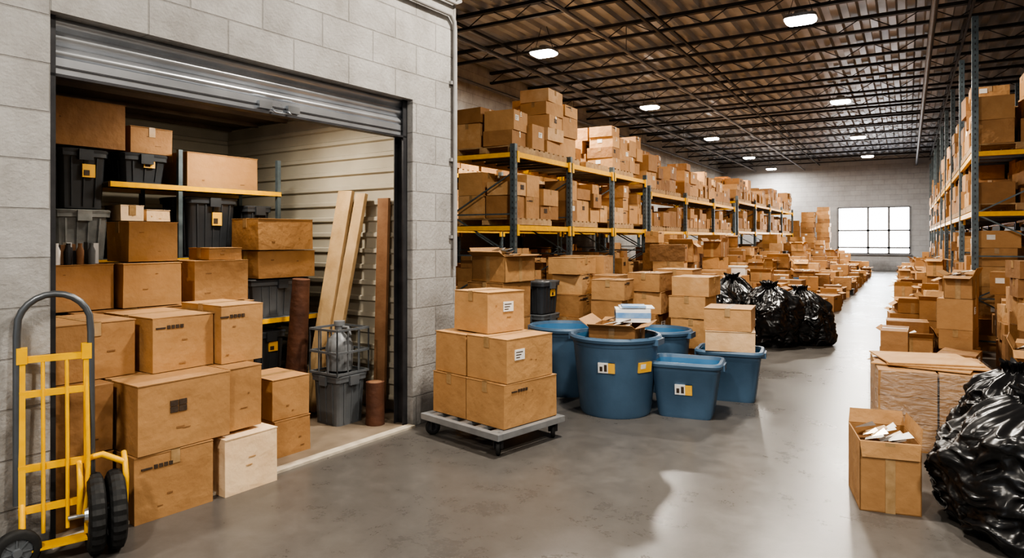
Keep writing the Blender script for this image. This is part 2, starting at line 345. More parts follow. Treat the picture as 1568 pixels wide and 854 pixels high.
def trash_bag(loc,r,h,seed,lean=(0,0),name='black_trash_bag'):
    mb=MB(); n=180; nz=110; rr=random.Random(seed); ph=[rr.uniform(0,6.28) for _ in range(5)]
    prof=[(0,.72),(.03,.88),(.12,.98),(.3,1.03),(.5,1.0),(.64,.92),(.75,.78),(.83,.58),(.89,.32),(.925,.17),(.94,.16),(.965,.26),(1,.24)]
    def P(t):
        for (a,x),(b,y) in zip(prof,prof[1:]):
            if t<=b: return x+(y-x)*(t-a)/(b-a)
        return prof[-1][1]
    vs=[];fs=[]
    for i in range(nz):
        t=i/(nz-1)
        pr=(P(max(0,t-.02))+P(t)+P(min(1,t+.02)))/3
        for k in range(n):
            th=2*math.pi*k/n
            d=Vector((math.cos(th),math.sin(th),0))
            fold=math.sin(th*9+ph[0]+3*t)+.7*math.sin(th*17+ph[1]-4*t)+.5*math.sin(th*27+ph[2]+2*math.sin(5*t))
            A=.006+.06*max(0,min(1,(t-.6)/.3))
            if t>.92: A=.16
            q=Vector((d.x*1.5,d.y*1.5,t*2.2))+Vector((seed*3.1,0,0))
            ns=noise.noise(q)*.22+noise.noise(q*2.4)*.12
            rid=1-abs(noise.noise(Vector((q.x*2.2+q.z*1.5,q.y*2.2,q.z*3.6+9))))*2
            r2=1-abs(noise.noise(Vector((q.x*3.5,q.y*3.5-q.z*2,q.z*6))))*2
            r3=1-abs(noise.noise(Vector((q.x*8+q.z*3,q.y*8,q.z*9))))*2
            ns+=(rid-.5)*.06+(r2-.5)*.05+(r3-.5)*.012
            w=1 if t>.04 else t/.04
            rad=r*pr*(1+A*fold+ns*w*(1 if t<.85 else .4))
            zz=h*t+ (noise.noise(q*1.7+Vector((5,5,5)))*.09*h*w*(1 if t<.9 else .5)) + (.02*fold*h*.3 if t>.95 else 0)
            vs.append((rad*d.x+lean[0]*t*t,rad*d.y+lean[1]*t*t,max(0.0,zz)))
    for i in range(nz-1):
        for k in range(n): fs.append((i*n+k,i*n+(k+1)%n,(i+1)*n+(k+1)%n,(i+1)*n+k))
    mb.add(vs,fs,0,smooth=True)
    mb.add(vs[:n],[tuple(range(n))[::-1]],0)
    top=vs[-n:]; c=(sum(p[0] for p in top)/n,sum(p[1] for p in top)/n,h*.94)
    mb.add(top+[c],[(k,(k+1)%n,n) for k in range(n)],0,smooth=True)
    return mb.build(name,[M['bag']],loc,0)

# ================================================================ ROOM
XL,XR,YF,YB,HC=-8.8,3.6,37.5,-5.0,5.7
mb=MB(); mb.box(XL-.2,XR+.2,YB,YF+.2,-.15,0); mb.build('floor',[M['floor']])
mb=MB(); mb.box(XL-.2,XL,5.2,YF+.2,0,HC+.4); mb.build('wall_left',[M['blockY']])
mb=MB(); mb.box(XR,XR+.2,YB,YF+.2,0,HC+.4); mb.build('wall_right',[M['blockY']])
WX0,WX1,WZ0,WZ1=-3.05,.1,.85,3.15
mb=MB()
mb.box(XL,WX0,YF,YF+.2,0,HC+.4);mb.box(WX1,XR,YF,YF+.2,0,HC+.4)
mb.box(WX0,WX1,YF,YF+.2,0,WZ0);mb.box(WX0,WX1,YF,YF+.2,WZ1,HC+.4)
mb.build('wall_far',[M['wallfar']])
mb=MB()
for x in (WX0,WX0+1.35,WX0+2.25,WX1):
    mb.box(x-.05,x+.05,YF-.02,YF+.08,WZ0,WZ1)
for z in (WZ0,WZ0+.30,WZ0+1.15,WZ1): mb.box(WX0,WX1,YF-.02,YF+.08,z-.04,z+.04)
mb.box(WX0-.08,WX1+.08,YF-.09,YF,WZ0-.07,WZ0-.02)
mb.box(WX0,WX1,YF+.04,YF+.05,WZ0,WZ1,1)
mb.build('window_1',[M['frame'],M['glazing']])
# ceiling deck
mb=MB(); vs=[];x=XL-.2;per=.30;prof=[(0,0),(.11,0),(.14,.08),(.26,.08),(.29,0)]
pts=[]
while x<XR+.2:
    for dx,dz in prof: pts.append((x+dx,HC+dz))
    x+=per
for (px,pz) in pts: vs+=[(px,YB,pz),(px,YF+.2,pz)]
mb.add(vs,[(2*i,2*i+1,2*i+3,2*i+2) for i in range(len(pts)-1)])
mb.box(XL-.2,XR+.2,YB,YF+.2,HC+.2,HC+.3)
mb.build('ceiling',[M['deck']])
# open-web joists
mb=MB(); z1,z0=HC-.03,HC-.30
mb.box(XL,XR,-.05,.05,z1-.06,z1); mb.box(XL,XR,-.04,.04,z0-.025,z0+.025)
n=13
for i in range(n):
    xa=XL+(XR-XL)*i/n; xb=XL+(XR-XL)*(i+.5)/n; xc=XL+(XR-XL)*(i+1)/n
    mb.beam((xa,0,z0),(xb,0,z1),.014); mb.beam((xb,0,z1),(xc,0,z0),.014)
j0=mb.build('roof_joist',[M['joist']],(0,-3.4,0))
y=-1.4
while y<YF-.5:
    o=bpy.data.objects.new('roof_joist',j0.data); bpy.context.collection.objects.link(o); o.location=(0,y,0); y+=1.9
mb=MB()
for x in (-7.2,-3.9,.9): mb.beam((x,YB,HC-.34),(x,YF,HC-.34),.04,.04); mb.beam((x,YB,HC-.1),(x,YF,HC-.1),.04,.04)
mb.build('roof_bridging_rail',[M['joist']])
mb=MB()
PP=((-8.55,5.15,.04),(-4.6,5.15,.03),(.35,5.15,.05),(-7.0,5.2,.02))
for x,z,r_ in PP: mb.tube([(x,YB,z),(x,YF-.05,z)],r_,n=8)
for y in (6,12,18,24,30,36):
    for x,z,r_ in PP: mb.beam((x,y,z),(x,y,HC-.02),.012)
mb.build('ceiling_sprinkler_pipe',[mat('pipe_grey',(.16,.16,.17),rough=.5,metal=.3)])
def lamp(x,y,power=170):
    e=bpy.data.objects.new('highbay_light',None); bpy.context.collection.objects.link(e); e.location=(x,y,5.15)
    mb=MB(); mb.rings([(.25,.22,0),(.25,.22,.05)],n=40,ex=5,mi=0); mb.rings([(.12,.10,.05),(.09,.08,.14)],n=24,mi=0)
    for i in range(7): mb.box(-.18+i*.06-.005,-.18+i*.06+.005,-.17,.17,.05,.085,0)
    mb.rings([(.20,.17,-.045),(.23,.20,-.02),(.23,.20,0)],n=40,ex=5,mi=1)
    mb.build('housing',[M['steel'],M['lens']],parent=e,split=True)
    mb=MB()
    for sx in (-.2,.2): mb.beam((sx,0,.05),(sx*.3,0,.5),.008)
    mb.build('hanger',[M['dsteel']],parent=e)
    l=bpy.data.lights.new('lamp','AREA'); l.shape='ELLIPSE'; l.size=.46; l.size_y=.4; l.energy=power; l.color=(1,.92,.81)
    lo=bpy.data.objects.new('lamp',l); bpy.context.collection.objects.link(lo); lo.parent=e; lo.location=(0,0,-.05)
for x,y in ((-6,11.3),(-6,17.4),(-6,24),(-6,30.5),(-6,36),(-1.5,11.7),(-1.5,19.2),(-1.5,26.3),(-1.5,32.6)): lamp(x,y,310)
for x,y in ((-1.5,4.6),(-1.2,-1.5),(2.2,1.5)): lamp(x,y,240)

# ================================================================ STORAGE WALL + UNIT
def ub(mb,a0,a1,b0,b1,z0,z1,mi=0): mb.box(-b1,-b0,a0,a1,z0,z1,mi)
ULOC=(UO.x,UO.y,0); AO=2.707; AE=3.28; TW=.22
mb=MB()
ub(mb,-6.5,0,0,TW,0,HC+.1); ub(mb,AO,AE,0,TW,0,HC+.1); ub(mb,0,AO,0,TW,2.78,HC+.1)
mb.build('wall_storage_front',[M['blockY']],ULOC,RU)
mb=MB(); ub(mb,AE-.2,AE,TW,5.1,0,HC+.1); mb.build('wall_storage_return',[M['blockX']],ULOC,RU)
UA0,UA1,UD,UZ=-.35,2.95,3.1,2.85
def ribs(mb,p0,p1,nrm,z0,z1,per=.15):
    prof=[];z=z0
    while z<z1-.01:
        for dz,o in ((0,0),(.085,0),(.098,.026),(.132,.026),(.142,0)):
            if z+dz<=z1: prof.append((z+dz,o))
        z+=per
    prof.append((z1,0)); vs=[]
    for z,o in prof: vs+=[(p0[0]+nrm[0]*o,p0[1]+nrm[1]*o,z),(p1[0]+nrm[0]*o,p1[1]+nrm[1]*o,z)]
    mb.add(vs,[(2*i,2*i+1,2*i+3,2*i+2) for i in range(len(prof)-1)])
mb=MB(); ribs(mb,(-TW,UA1),(-UD,UA1),(0,-1),0.02,UZ); ub(mb,UA1+.01,UA1+.04,TW,UD,0,UZ); mb.build('wall_unit_right',[M['panel']],ULOC,RU)
mb=MB(); ribs(mb,(-UD,UA0),(-UD,UA1),(1,0),0.02,UZ); ub(mb,UA0,UA1,UD+.01,UD+.04,0,UZ); mb.build('wall_unit_back',[M['panel']],ULOC,RU)
mb=MB(); ribs(mb,(-TW,UA0),(-UD,UA0),(0,1),0.02,UZ); ub(mb,UA0-.04,UA0-.01,TW,UD,0,UZ); mb.build('wall_unit_left',[M['panel']],ULOC,RU)
mb=MB(); ub(mb,UA0,UA1,TW,UD,UZ,UZ+.05); 
for i in range(6): ub(mb,UA0,UA1,.5+i*.5,.54+i*.5,UZ-.04,UZ)
mb.build('ceiling_unit',[mat('unit_ceiling',(.28,.21,.15),(.17,.125,.09),rough=.7,scale=3)],ULOC,RU)
mb=MB(); ub(mb,UA0,UA1,.0+.03,UD,0,.015); mb.build('floor_unit',[M['unitfloor']],ULOC,RU)
mb=MB(); ub(mb,0,AO,-.03,.05,0,.018); mb.build('trim_1',[mat('threshold_strip',(.6,.54,.44),(.42,.37,.3),rough=.5,scale=12)],ULOC,RU)
e=bpy.data.objects.new('added_unit_fill_light',None); bpy.context.collection.objects.link(e); p=un(1.9,.95); e.location=(p[0],p[1],UZ-.05); e.rotation_euler=(0,0,RU)  # added lamp, hidden behind the header, brightens the unit interior
mb=MB(); mb.box(-.06,.06,-.3,.3,-.03,.01,0); mb.box(-.04,.04,-.28,.28,-.045,-.03,1); mb.build('housing',[M['white'],M['lens']],parent=e)
l=bpy.data.lights.new('lamp','AREA'); l.shape='RECTANGLE'; l.size=.1; l.size_y=.56; l.energy=28; l.color=(1,.9,.75)
lo=bpy.data.objects.new('lamp',l); bpy.context.collection.objects.link(lo); lo.parent=e; lo.location=(0,0,-.05)
# roller shutter
e=bpy.data.objects.new('roller_shutter_door',None); bpy.context.collection.objects.link(e); e.location=ULOC; e.rotation_euler=(0,0,RU)
mb=MB(); z=2.47; vs=[];prof=[]
B0=.12; ph=.082
zz=z+.09
while zz<3.0:
    for i in range(10):
        t=i/10; prof.append((zz+ph*t, .030*math.sin(math.pi*min(1,t/.84)) if t<.84 else -.008))
    zz+=ph
for zq,o in prof: vs+=[(-B0+o,-.06,zq),(-B0+o,AO+.06,zq)]
mb.add(vs,[(2*i,2*i+1,2*i+3,2*i+2) for i in range(len(prof)-1)],0,smooth=True)
mb.box(-B0-.005,-B0+.03,-.05,AO+.05,z,z+.095,0); mb.box(-B0-.02,-B0+.055,-.05,AO+.05,z-.012,z+.004,1); mb.box(-B0+.03,-B0+.036,-.05,AO+.05,z+.04,z+.05,1)
mb.build('curtain',[M['slat'],M['dsteel']],parent=e,split=True)
mb=MB()
for c in (1.32,1.55): mb.box(-B0+.03,-B0+.06,c-.05,c+.05,z+.02,z+.07,0)
mb.tube([(-B0+.045,1.37,z+.03),(-B0+.10,1.37,z+.0),(-B0+.10,1.50,z+.0),(-B0+.045,1.50,z+.03)],.009,n=8,mi=0)
mb.build('latch_handle',[M['steel']],parent=e)
mb=MB()
for a0,a1 in ((-.0,.05),(AO-.05,AO)):
    ub(mb,a0,a1,B0-.055,B0-.045,0.015,2.78); ub(mb,a0,a1,B0+.045,B0+.055,0.015,2.78)
    c=a0 if a0<1 else a1-.006; ub(mb,c,c+.006,B0-.055,B0+.055,.015,2.78)
mb.build('guide_track',[M['dsteel']],parent=e)
mb=MB()
mb.tube([(.04,-6,3.62),(.04,AE-.12,3.62),(.04,AE-.07,3.57),(.04,AE-.06,3.5),(.04,AE-.06,1.35)],.02)
mb.tube([(.04,-6,3.74),(.04,AE-.05,3.74),(.04,AE+.02,3.78),(-.3,AE+.05,3.85),(-1.5,AE+.05,4.4)],.016)
for zc in (1.6,2.3,3.0): mb.box(0,.03,AE-.1,AE-.02,zc,zc+.03)
mb.build('wall_conduit',[mat('conduit_paint',(.36,.35,.34),rough=.5)],ULOC,RU)

# ---- shelving in the unit
def unit_rack(alist,b0,b1,levels,ztop,name='storage_shelving'):
    mb=MB()
    for a in alist:
        for b in (b0+.02,b1-.02): ub(mb,a-.018,a+.018,b-.018,b+.018,.015,ztop,0)
    for (z,a0,a1) in levels:
        for b in (b0,b1-.03): ub(mb,a0,a1,b-.005,b+.03,z-.045,z-.005,1)
        ub(mb,a0,a1,b0,b1,z-.012,z-.002,2)
    return mb.build(name,[M['upright'],M['yellow'],M['mid_tote']],ULOC,RU)
unit_rack((.55,1.56,2.53),1.58,2.25,((2.05,1.0,2.55),(1.44,.5,2.55),(.75,.5,2.55)),2.35)
unit_rack((1.93,2.68),1.17,1.54,((.9,1.9,2.7),),.9)
ubox(1.64,2.32,1.62,2.15,2.05,.30,.42)
utote(1.10,1.50,1.62,2.1,2.05,.245,label=True)
ubox(1.20,1.54,1.68,2.05,2.30,.22,.35,'x')
utote(.66,1.03,1.62,2.1,1.83,.455,'grey_tote',label=True)
ubox(.42,1.14,1.64,2.15,2.30,.36,.24,'none')
utote(.62,1.05,1.62,2.1,1.44,.385,'clear_tote','clear_tote')
utote(1.09,1.5,1.62,2.1,1.44,.30,'clear_tote','mid_tote')
utote(1.64,2.15,1.62,2.15,1.44,.53,label=True)
utote(2.2,2.5,1.62,2.1,1.44,.47,label=True)
ubox(1.10,1.28,1.63,1.9,1.742,.13,.97,'x'); ubox(1.31,1.50,1.64,1.9,1.742,.10,.9,'y')
utote(.62,1.05,1.62,2.1,.75,.6); utote(1.09,1.5,1.62,2.1,.75,.6); utote(1.64,2.1,1.62,2.15,.75,.6)
utote(1.97,2.6,1.19,1.54,.9,.345,'mid_tote','grey_tote')
ubox(2.02,2.62,1.17,1.54,1.25,.245,.42)
ubox(2.0,2.58,1.15,1.53,1.50,.28,.46,dr=1)
utote(2.0,2.35,1.2,1.53,.015,.38,'clear_tote','mid_tote'); utote(2.0,2.35,1.2,1.53,.4,.38,label=True)
ubox(1.36,1.82,1.02,1.5,1.10,.33,.45); ubox(1.5,1.78,1.05,1.35,1.43,.10,.45)
for i in range(3): ubox(1.37,1.86,1.0,1.5,.015+i*.36,.36,.35+.05*i)
ubox(.39,.84,-.10,.38,0,.38,.47,'x',('side','x'),dr=-3)
ubox(.90,1.27,-.13,.26,0.0,.36,.96,'y')
ubox(.39,.95,-.10,.54,.38,.40,.48,'y',('print','x'))
ubox(.965,1.20,-.06,.52,.38,.40,.45,'y')
ubox(.60,1.0,.17,.77,.78,.34,.52,'y',('side','x'),dr=1)
ubox(1.015,1.32,.10,.58,.78,.385,.55,'y',('side','x'))
ubox(.12,.56,.28,.84,.78,.335,.45,'x')
for i in range(2): ubox(.0,.36,.12,.75,.015+i*.385,.38,.25,'none')
for i in range(3): ubox(.42+.02*i,1.25-.02*i,.86,1.38,.015+i*.368,.366,.35,'x')
ubox(.77,1.18,.88,1.37,1.12,.31,.55,'y')
ubox(.33,.74,.95,1.42,1.12,.31,.42,'y'); 
for i in range(3): ubox(-.1,.36,.92,1.4,.015+i*.368,.366,.35,'x')
ubox(.85,1.20,.97,1.30,1.435,.29,.6,'y')
ubox(1.49,1.80,.2,.6,0.015,.27,.42); ubox(1.49,1.80,.21,.62,.285,.30,.5,dr=-2)
mb=MB(); rq=random.Random(9)
for i in range(9):
    a=.36+.04*i+rq.uniform(-.01,.01); b=1.0+rq.uniform(0,.28); h=rq.uniform(.08,.17)
    mb.box(-b-.03,-b+.03,a-.016,a+.016,0,h,i%4)
for k in range(4):
    mb.rings([(.022,.022,0),(.024,.024,.09),(.012,.012,.12),(.013,.013,.14)],n=16,mi=k%4,cx=-.975,cy=.40+k*.07)
mb.build('household_odds_and_ends',[M['white'],M['dsteel'],M['wood_m'],M['mid_tote']],(ULOC[0],ULOC[1],1.428),RU)
def lumber(name,mats,a0,b0,a1,b1,z1,w,t,z0=.017):
    mb=MB(); p=Vector((-b0,a0,z0+.0)); q=Vector((-b1,a1,z1)); mb.beam(p,q,w,t); return mb.build(name,mats,ULOC,RU,bevel=.004)
lumber('lumber_board',[M['wood_l']],2.47,1.05,2.84,.98,2.05,.19,.04,.03)
lumber('lumber_board',[M['wood_l']],2.50,.905,2.85,.78,2.02,.13,.04,.03)
lumber('lumber_board',[M['wood_m']],2.84,.54,2.88,.52,1.97,.14,.03,.03)
mb=MB(); rs=[]
for i in range(14):
    t=i/13; r_=.10-.025*t; rs.append((r_*(1+.05*math.sin(i*2)),r_,.0+1.22*t))
mb.rings(rs,n=20,mi=0)
p=un(2.27,1.02); mb.build('wood_log',[M['wood_d']],(p[0],p[1],.03),0,rot=(R(0),R(5),R(-4)))
mb=MB(); mb.rings([(.085,.08,0),(.08,.08,.1),(.076,.08,.25),(.08,.078,.36)],n=18); mb.rings([(.06,.06,.36),(.055,.055,.362)],n=18,mi=1)
p=un(2.55,.29); mb.build('wood_stump',[M['wood_d'],M['wood_m']],(p[0],p[1],.016))
utote(2.26,2.62,.43,.80,.015,.43,'mid_tote','mid_tote')
mb=MB(); w=.175
for z in (0,.18,.37):
    for p,q in (((-w,-w),(w,-w)),((w,-w),(w,w)),((w,w),(-w,w)),((-w,w),(-w,-w))): mb.beam((*p,z+.008),(*q,z+.008),.018)
for i in range(4):
    x=-w+i*w*2/3
    for p in ((x,-w),(x,w),(-w,x),(w,x)): mb.beam((*p,0),(*p,.375),.01)
p=un(2.44,.615); mb.build('wire_crate',[M['mid_tote']],(p[0],p[1],.447),RU)
mb=MB(); mb.rings([(.11,.11,0),(.12,.12,.19),(.10,.10,.26),(.04,.04,.32),(.04,.04,.38),(.048,.048,.38),(.048,.048,.42)],n=24); mb.tube([(.07,0,.26),(.13,0,.31),(.10,0,.37),(.03,0,.37)],.013)
mb.build('plastic_jug',[mat('grey_jug_plastic',(.2,.21,.22),rough=.4)],(p[0],p[1],.465),0,split=True)

# ================================================================ HAND TRUCK
c=st(-2.28,3.33)
e=bpy.data.objects.new('hand_truck',None); bpy.context.collection.objects.link(e); e.location=(c[0],c[1],0); e.rotation_euler=(0,0,R(68))
tl=.07
def yy(z): return tl*(z-.2)/1.1
mb=MB()
for sx in (-1,1):
    mb.beam((sx*.135,yy(.1),.10),(sx*.135,yy(1.02),1.02),.028,.022)
for z in (1.0,.83,.47,.27): mb.beam((-.15,yy(z),z),(.15,yy(z),z),.022,.032)
for x in (-.05,.05): mb.tube([(x,yy(.15)-.012,.15),(x,yy(.6)-.02,.6),(x,yy(1.0),1.0)],.009)
mb.box(-.15,.13,-.07,.02,.085,.095)
for x in (.10,.30): mb.tube([(x,-.02,.20),(x,-.06,.36),(x,-.02,.44),(x-.0,.03,.47)],.014)
mb.tube([(.13,.02,.47),(.2,-.02,.49),(.30,-.02,.43)],.016)
mb.tube([(.135,yy(.9),.9),(.135,-.04,.45),(.12,-.03,.2)],.011)
mb.tube([(-.135,yy(.3),.3),(-.135,-.05,.2),(-.135,-.06,.12)],.014)
for sx in (-1,1): mb.box(sx*.135-.022,sx*.135+.022,yy(1.05)-.02,yy(1.05)+.02,.98,1.06)
mb.build('frame',[M['yellow']],parent=e)
mb=MB(); pts=[(-.155,yy(.3)+.005,.3),(-.155,yy(1.12),1.12)]
for i in range(1,12):
    t=math.pi*i/12; pts.append((-.155*math.cos(t),yy(1.15+.13*math.sin(t)),1.16+.16*math.sin(t)))
pts+=[(.155,yy(1.12),1.12),(.155,yy(.3)+.005,.3)]
mb.tube(pts,.0165,n=12); mb.build('handle',[mat('handle_grey',(.15,.16,.17),rough=.35,metal=.6)],parent=e)
mb=MB(); mb.wheel((.165,-.03,.2),(1,0,0),.2,.075,0,1,48,True); mb.wheel((.255,-.03,.2),(1,0,0),.2,.075,0,1,48,True); mb.tube([(.05,-.03,.2),(.3,-.03,.2)],.012,mi=1)
mb.build('main_wheels',[M['rubber'],M['steel']],parent=e)
mb=MB(); ax=Vector((.25,-1,0)).normalized(); mb.wheel((-.16,-.07,.105),ax,.105,.05,0,1,36); mb.tube([(-.135,-.02,.16),(-.19,-.02,.13),(-.19,-.05,.10)],.012,mi=1)
mb.build('support_wheel',[M['rubber'],M['mid_tote']],parent=e)

# ================================================================ PLATFORM CART
rc=-R(13.3); e1=Vector(st(.695,.719)); e2=Vector(st(-.719,.695)); F=Vector(st(-.10,4.83))
L1,L2=.76,.90
cc=F+e1*L1/2+e2*L2/2
e=bpy.data.objects.new('platform_cart',None); bpy.context.collection.objects.link(e); e.location=(cc.x,cc.y,0); e.rotation_euler=(0,0,rc)
hx,hy=L2/2,L1/2
mb=MB()
mb.box(-hx,hx,-hy,-hy+.05,.125,.175);mb.box(-hx,hx,hy-.05,hy,.125,.175);mb.box(-hx,-hx+.05,-hy+.05,hy-.05,.125,.175);mb.box(hx-.05,hx,-hy+.05,hy-.05,.125,.175)
for i in range(5): x=-hx+.1+i*(2*hx-.2)/4; mb.box(x-.035,x+.035,-hy+.05,hy-.05,.14,.172)
mb.build('deck',[mat('cart_deck_paint',(.34,.35,.36),(.25,.26,.27),rough=.4,metal=.4)],parent=e,bevel=.004)
mb=MB()
for sx in (-1,1):
    for sy in (-1,1):
        x,y=sx*(hx-.07),sy*(hy-.07); mb.wheel((x,y,.06),(.75,.66*sx,0),.06,.034,0,1,28)
        mb.box(x-.035,x+.035,y-.035,y+.035,.118,.126,1)
        a=Vector((.75,.66*sx,0)).normalized()*.024
        for s_ in (-1,1): mb.beam((x+a.x*s_,y+a.y*s_,.05),(x+a.x*s_,y+a.y*s_,.12),.012,.03,mi=1)
mb.build('casters',[M['rubber'],M['dsteel']],parent=e)
C=F+e1*.12+e2*.06; zt=.176
box_corner(C,.415,.60,zt,.335,rc,.55,'y',('side','x')); box_corner(C+e2*.425,.40,.60,zt,.335,rc,.5,'y')
C2=C+e1*.03+e2*.0
box_corner(C2,.43,.53,zt+.336,.335,rc+R(1),.6,'y',('l','x')); box_corner(C+e2*.445+e1*.02,.37,.5,zt+.336,.33,rc,.55,'x')
C3=C+e1*.12+e2*.30
box_corner(C3,.42,.40,zt+.672,.33,rc-R(3),.66,'y',('l','x'))

# ================================================================ BLUE BINS
def pos(X,Y,z=0): a=st(X,Y); return (a[0],a[1],z)
bin_('round_blue_bin',pos(.965,6.22),0,.80,.80,.72,.82,2,((-25,.46,'o'),(-80,.46,'w')))
bin_('round_blue_bin',pos(.56,6.99),0,.72,.72,.70,.82,2)
bin_('round_blue_bin',pos(1.60,7.13),0,.60,.60,.64,.82,2)
bin_('square_blue_bin',pos(1.60,6.10),R(8),.60,.46,.50,.80,7,((-90,.26,'w'),))
bin_('square_blue_bin',pos(2.20,6.72),R(8),.60,.46,.50,.82,7,())
mb=MB(); open_carton(mb,.42,.52,.20,.42,.12,(15,35,12,20),lvl=(.8,1.2),nf=14); mb.build('open_cardboard_box',CARD,pos(.98,6.19,.60),R(10))
mb=MB(); mb.box(-.16,.16,-.14,.14,0,.12,0); mb.box(-.16,.162,-.142,.14,.04,.09,1); mb.box(-.12,.2,-.1,.17,.125,.135,0); mb.box(-.1,.12,-.12,.1,.136,.15,1)
mb.build('printed_paper_box',[M['white'],M['bluebox']],pos(1.14,6.33,.82),R(25))
mb=MB(); 
for i in range(14):
    x,y=rg.uniform(-.2,.2),rg.uniform(-.2,.2);z=.5+rg.uniform(0,.04); s_=rg.uniform(.05,.1)
    mb.M=Matrix.Translation((x,y,z))@Matrix.Rotation(rg.uniform(-.5,.5),4,'X')@Matrix.Rotation(rg.uniform(0,6),4,'Z'); mb.box(-s_,s_,-s_*.7,s_*.7,0,.02,rg.choice((0,1,2)))
mb.build('scrap_paper_pile',[M['white'],M['tape'],M['bluebox']],pos(.965,6.22,0))
sbox(2.20,6.72,.46,.50,.50,.20,12,.82,'x',('l','x')); sbox(2.20,6.72,.44,.48,.70,.22,6,.62,'y')

# ================================================================ STACKS BEHIND CART / BINS
for i in range(3): sbox(-.14,7.27,.48,.5,i*.38,.38,-6,.4+.1*(i%2))
mb=MB(); open_carton(mb,.46,.52,.27,.5,.10,(5,60,8,30),lvl=(.9,1.25),nf=10); mb.build('open_cardboard_box',CARD,pos(-.09,7.27,1.14),R(-8))
for i in range(3):
    a=pos(.30,7.72,i*.375); tote(.36,.38,.37,M['grey_tote' if i!=1 else 'mid_tote'],M['mid_tote'],a,R(-3),label=i==2)
def stack(X,Y,w,s,hs,rd=0,seed=0):
    r_=random.Random(seed); z=0
    for h in hs:
        sbox(X+r_.uniform(-.03,.03),Y+r_.uniform(-.03,.03),w-r_.uniform(0,.06),s-r_.uniform(0,.06),z,h,rd+r_.uniform(-6,6),r_.uniform(.4,.7),r_.choice('xy'),r_.choice((None,('side','x'),('l','x')))); z+=h
stack(.74,8.05,.42,.46,(.38,.30,.26,.24,.2),0,1)
stack(1.18,8.20,.42,.46,(.36,.3,.26,.24),2,2)
stack(1.14,7.62,.40,.40,(.36,.3,.25,.23),-2,3)
stack(1.64,8.0,.42,.46,(.38,.34,.26,.22),0,4)
stack(.95,8.75,.62,.4,(.4,.36,.34,.28),2,6)
stack(2.12,7.75,.46,.50,(.36,.34,.25,.22),3,5)
stack(2.14,8.45,.46,.50,(.36,.34,.28,.24),3,8)
stack(2.66,8.55,.46,.45,(.36,.3),-3,9)

# ================================================================ BAGS
trash_bag(pos(3.10,10.5),.44,.98,1); trash_bag(pos(3.92,10.05),.42,.95,2,(-.04,0)); trash_bag(pos(4.52,10.2),.40,.86,3,(-.12,.05)); trash_bag(pos(3.58,10.85),.42,1.02,4)
trash_bag(pos(2.87,3.63),.48,.76,5,(.02,.05)); trash_bag(pos(3.30,4.28),.40,.80,6,(-.03,0))

# ================================================================ PALLET RACKS
def pallet_rack(x0,x1,ys,levels,ztop,zbrace=9):
    mb=MB()
    for y in ys:
        for x in (x0,x1):
            mb.box(x-.04,x+.04,y-.035,y+.035,0,ztop,0); mb.box(x-.07,x+.07,y-.06,y+.06,0,.01,0)
            if y<20:
                zz=.1
                while zz<ztop-.05: mb.box(x-.008,x+.008,y-.0365,y-.034,zz,zz+.03,3); mb.box(x+.0395,x+.0415,y-.008,y+.008,zz,zz+.03,3) ; zz+=.08
        z=.15;k=0
        while z+.6<min(ztop,zbrace):
            mb.beam((x0,y,z),(x1,y,z),.022,.022,0)
            mb.beam((x0 if k%2 else x1,y,z),(x1 if k%2 else x0,y,z+.6),.02,.02,0); z+=.6;k+=1
    for z in levels:
        for a,b in zip(ys,ys[1:]):
            for x in (x0,x1):
                mb.box(x-.025,x+.025,a+.035,b-.035,z-.085,z-.01,1)
                for yq,sg in ((a,1),(b,-1)): mb.box(x+.02,x+.05,min(yq+sg*.03,yq+sg*.09),max(yq+sg*.03,yq+sg*.09),z-.16,z+.0,1)
            nn=5
            for i in range(nn): yq=a+(b-a)*(i+.5)/nn; mb.box(x0,x1,yq-.015,yq+.015,z-.05,z-.01,2)
            for i in range(9): xq=x0+(x1-x0)*(i+.5)/9; mb.box(xq-.003,xq+.003,a,b,z-.01,z-.004,2)
        for y in (ys[0],ys[-1]): mb.box(x0,x1,y-.03,y+.03,z-.085,z-.02,1)
    return mb.build('pallet_rack',[M['upright'],M['yellow'],M['wire'],M['dsteel']])
def fill(mb,x0,x1,y0,y1,z,hmin,hmax,r_,pallet=True,prob=.95,cell=(.32,.64),tr=(.26,.74)):
    y=y0
    if pallet:
        yy_=y0
        while yy_<y1-.8:
            yb=min(yy_+1.15,y1)
            for i in range(7): yq=yy_+(yb-yy_)*(i+.5)/7; mb.box(x0,x1,yq-.05,yq+.05,z+.08,z+.10,4,.5)
            for xq in (x0+.05,(x0+x1)/2,x1-.05): mb.box(xq-.05,xq+.05,yy_,yb,z,z+.08,4,.5); 
            yy_=yb+.06
        z+=.10
    while y<y1-.25:
        d=min(r_.uniform(*cell),y1-y)
        nx=2 if x1-x0>.75 else 1
        if (x1-x0)>1.5: nx=int((x1-x0)/.5)
        wx=(x1-x0)/nx
        for i in range(nx):
            if r_.random()>prob: continue
            H=r_.uniform(hmin,hmax); h=r_.uniform(.2,.38); zz=z
            while zz+h<=z+H+.05:
                w=wx-r_.uniform(.015,.09); dd=d-r_.uniform(.015,.08)
                mb.M=Matrix.Translation((x0+wx*(i+.5)+r_.uniform(-.03,.03),y+d/2,zz))@Matrix.Rotation(R(r_.uniform(-5,5)),4,'Z')
                carton(mb,w,dd,h-.003,r_.uniform(*tr),r_.choice('xxy'),r_.choice((None,None,('l','x'),('l','y'),('print','x'),('side','x'))),False,r_)
                zz+=h
                if r_.random()<.10: break
                if r_.random()<.3: h=r_.uniform(.16,.3)
        y+=d
    mb.M=Matrix.Identity(4)
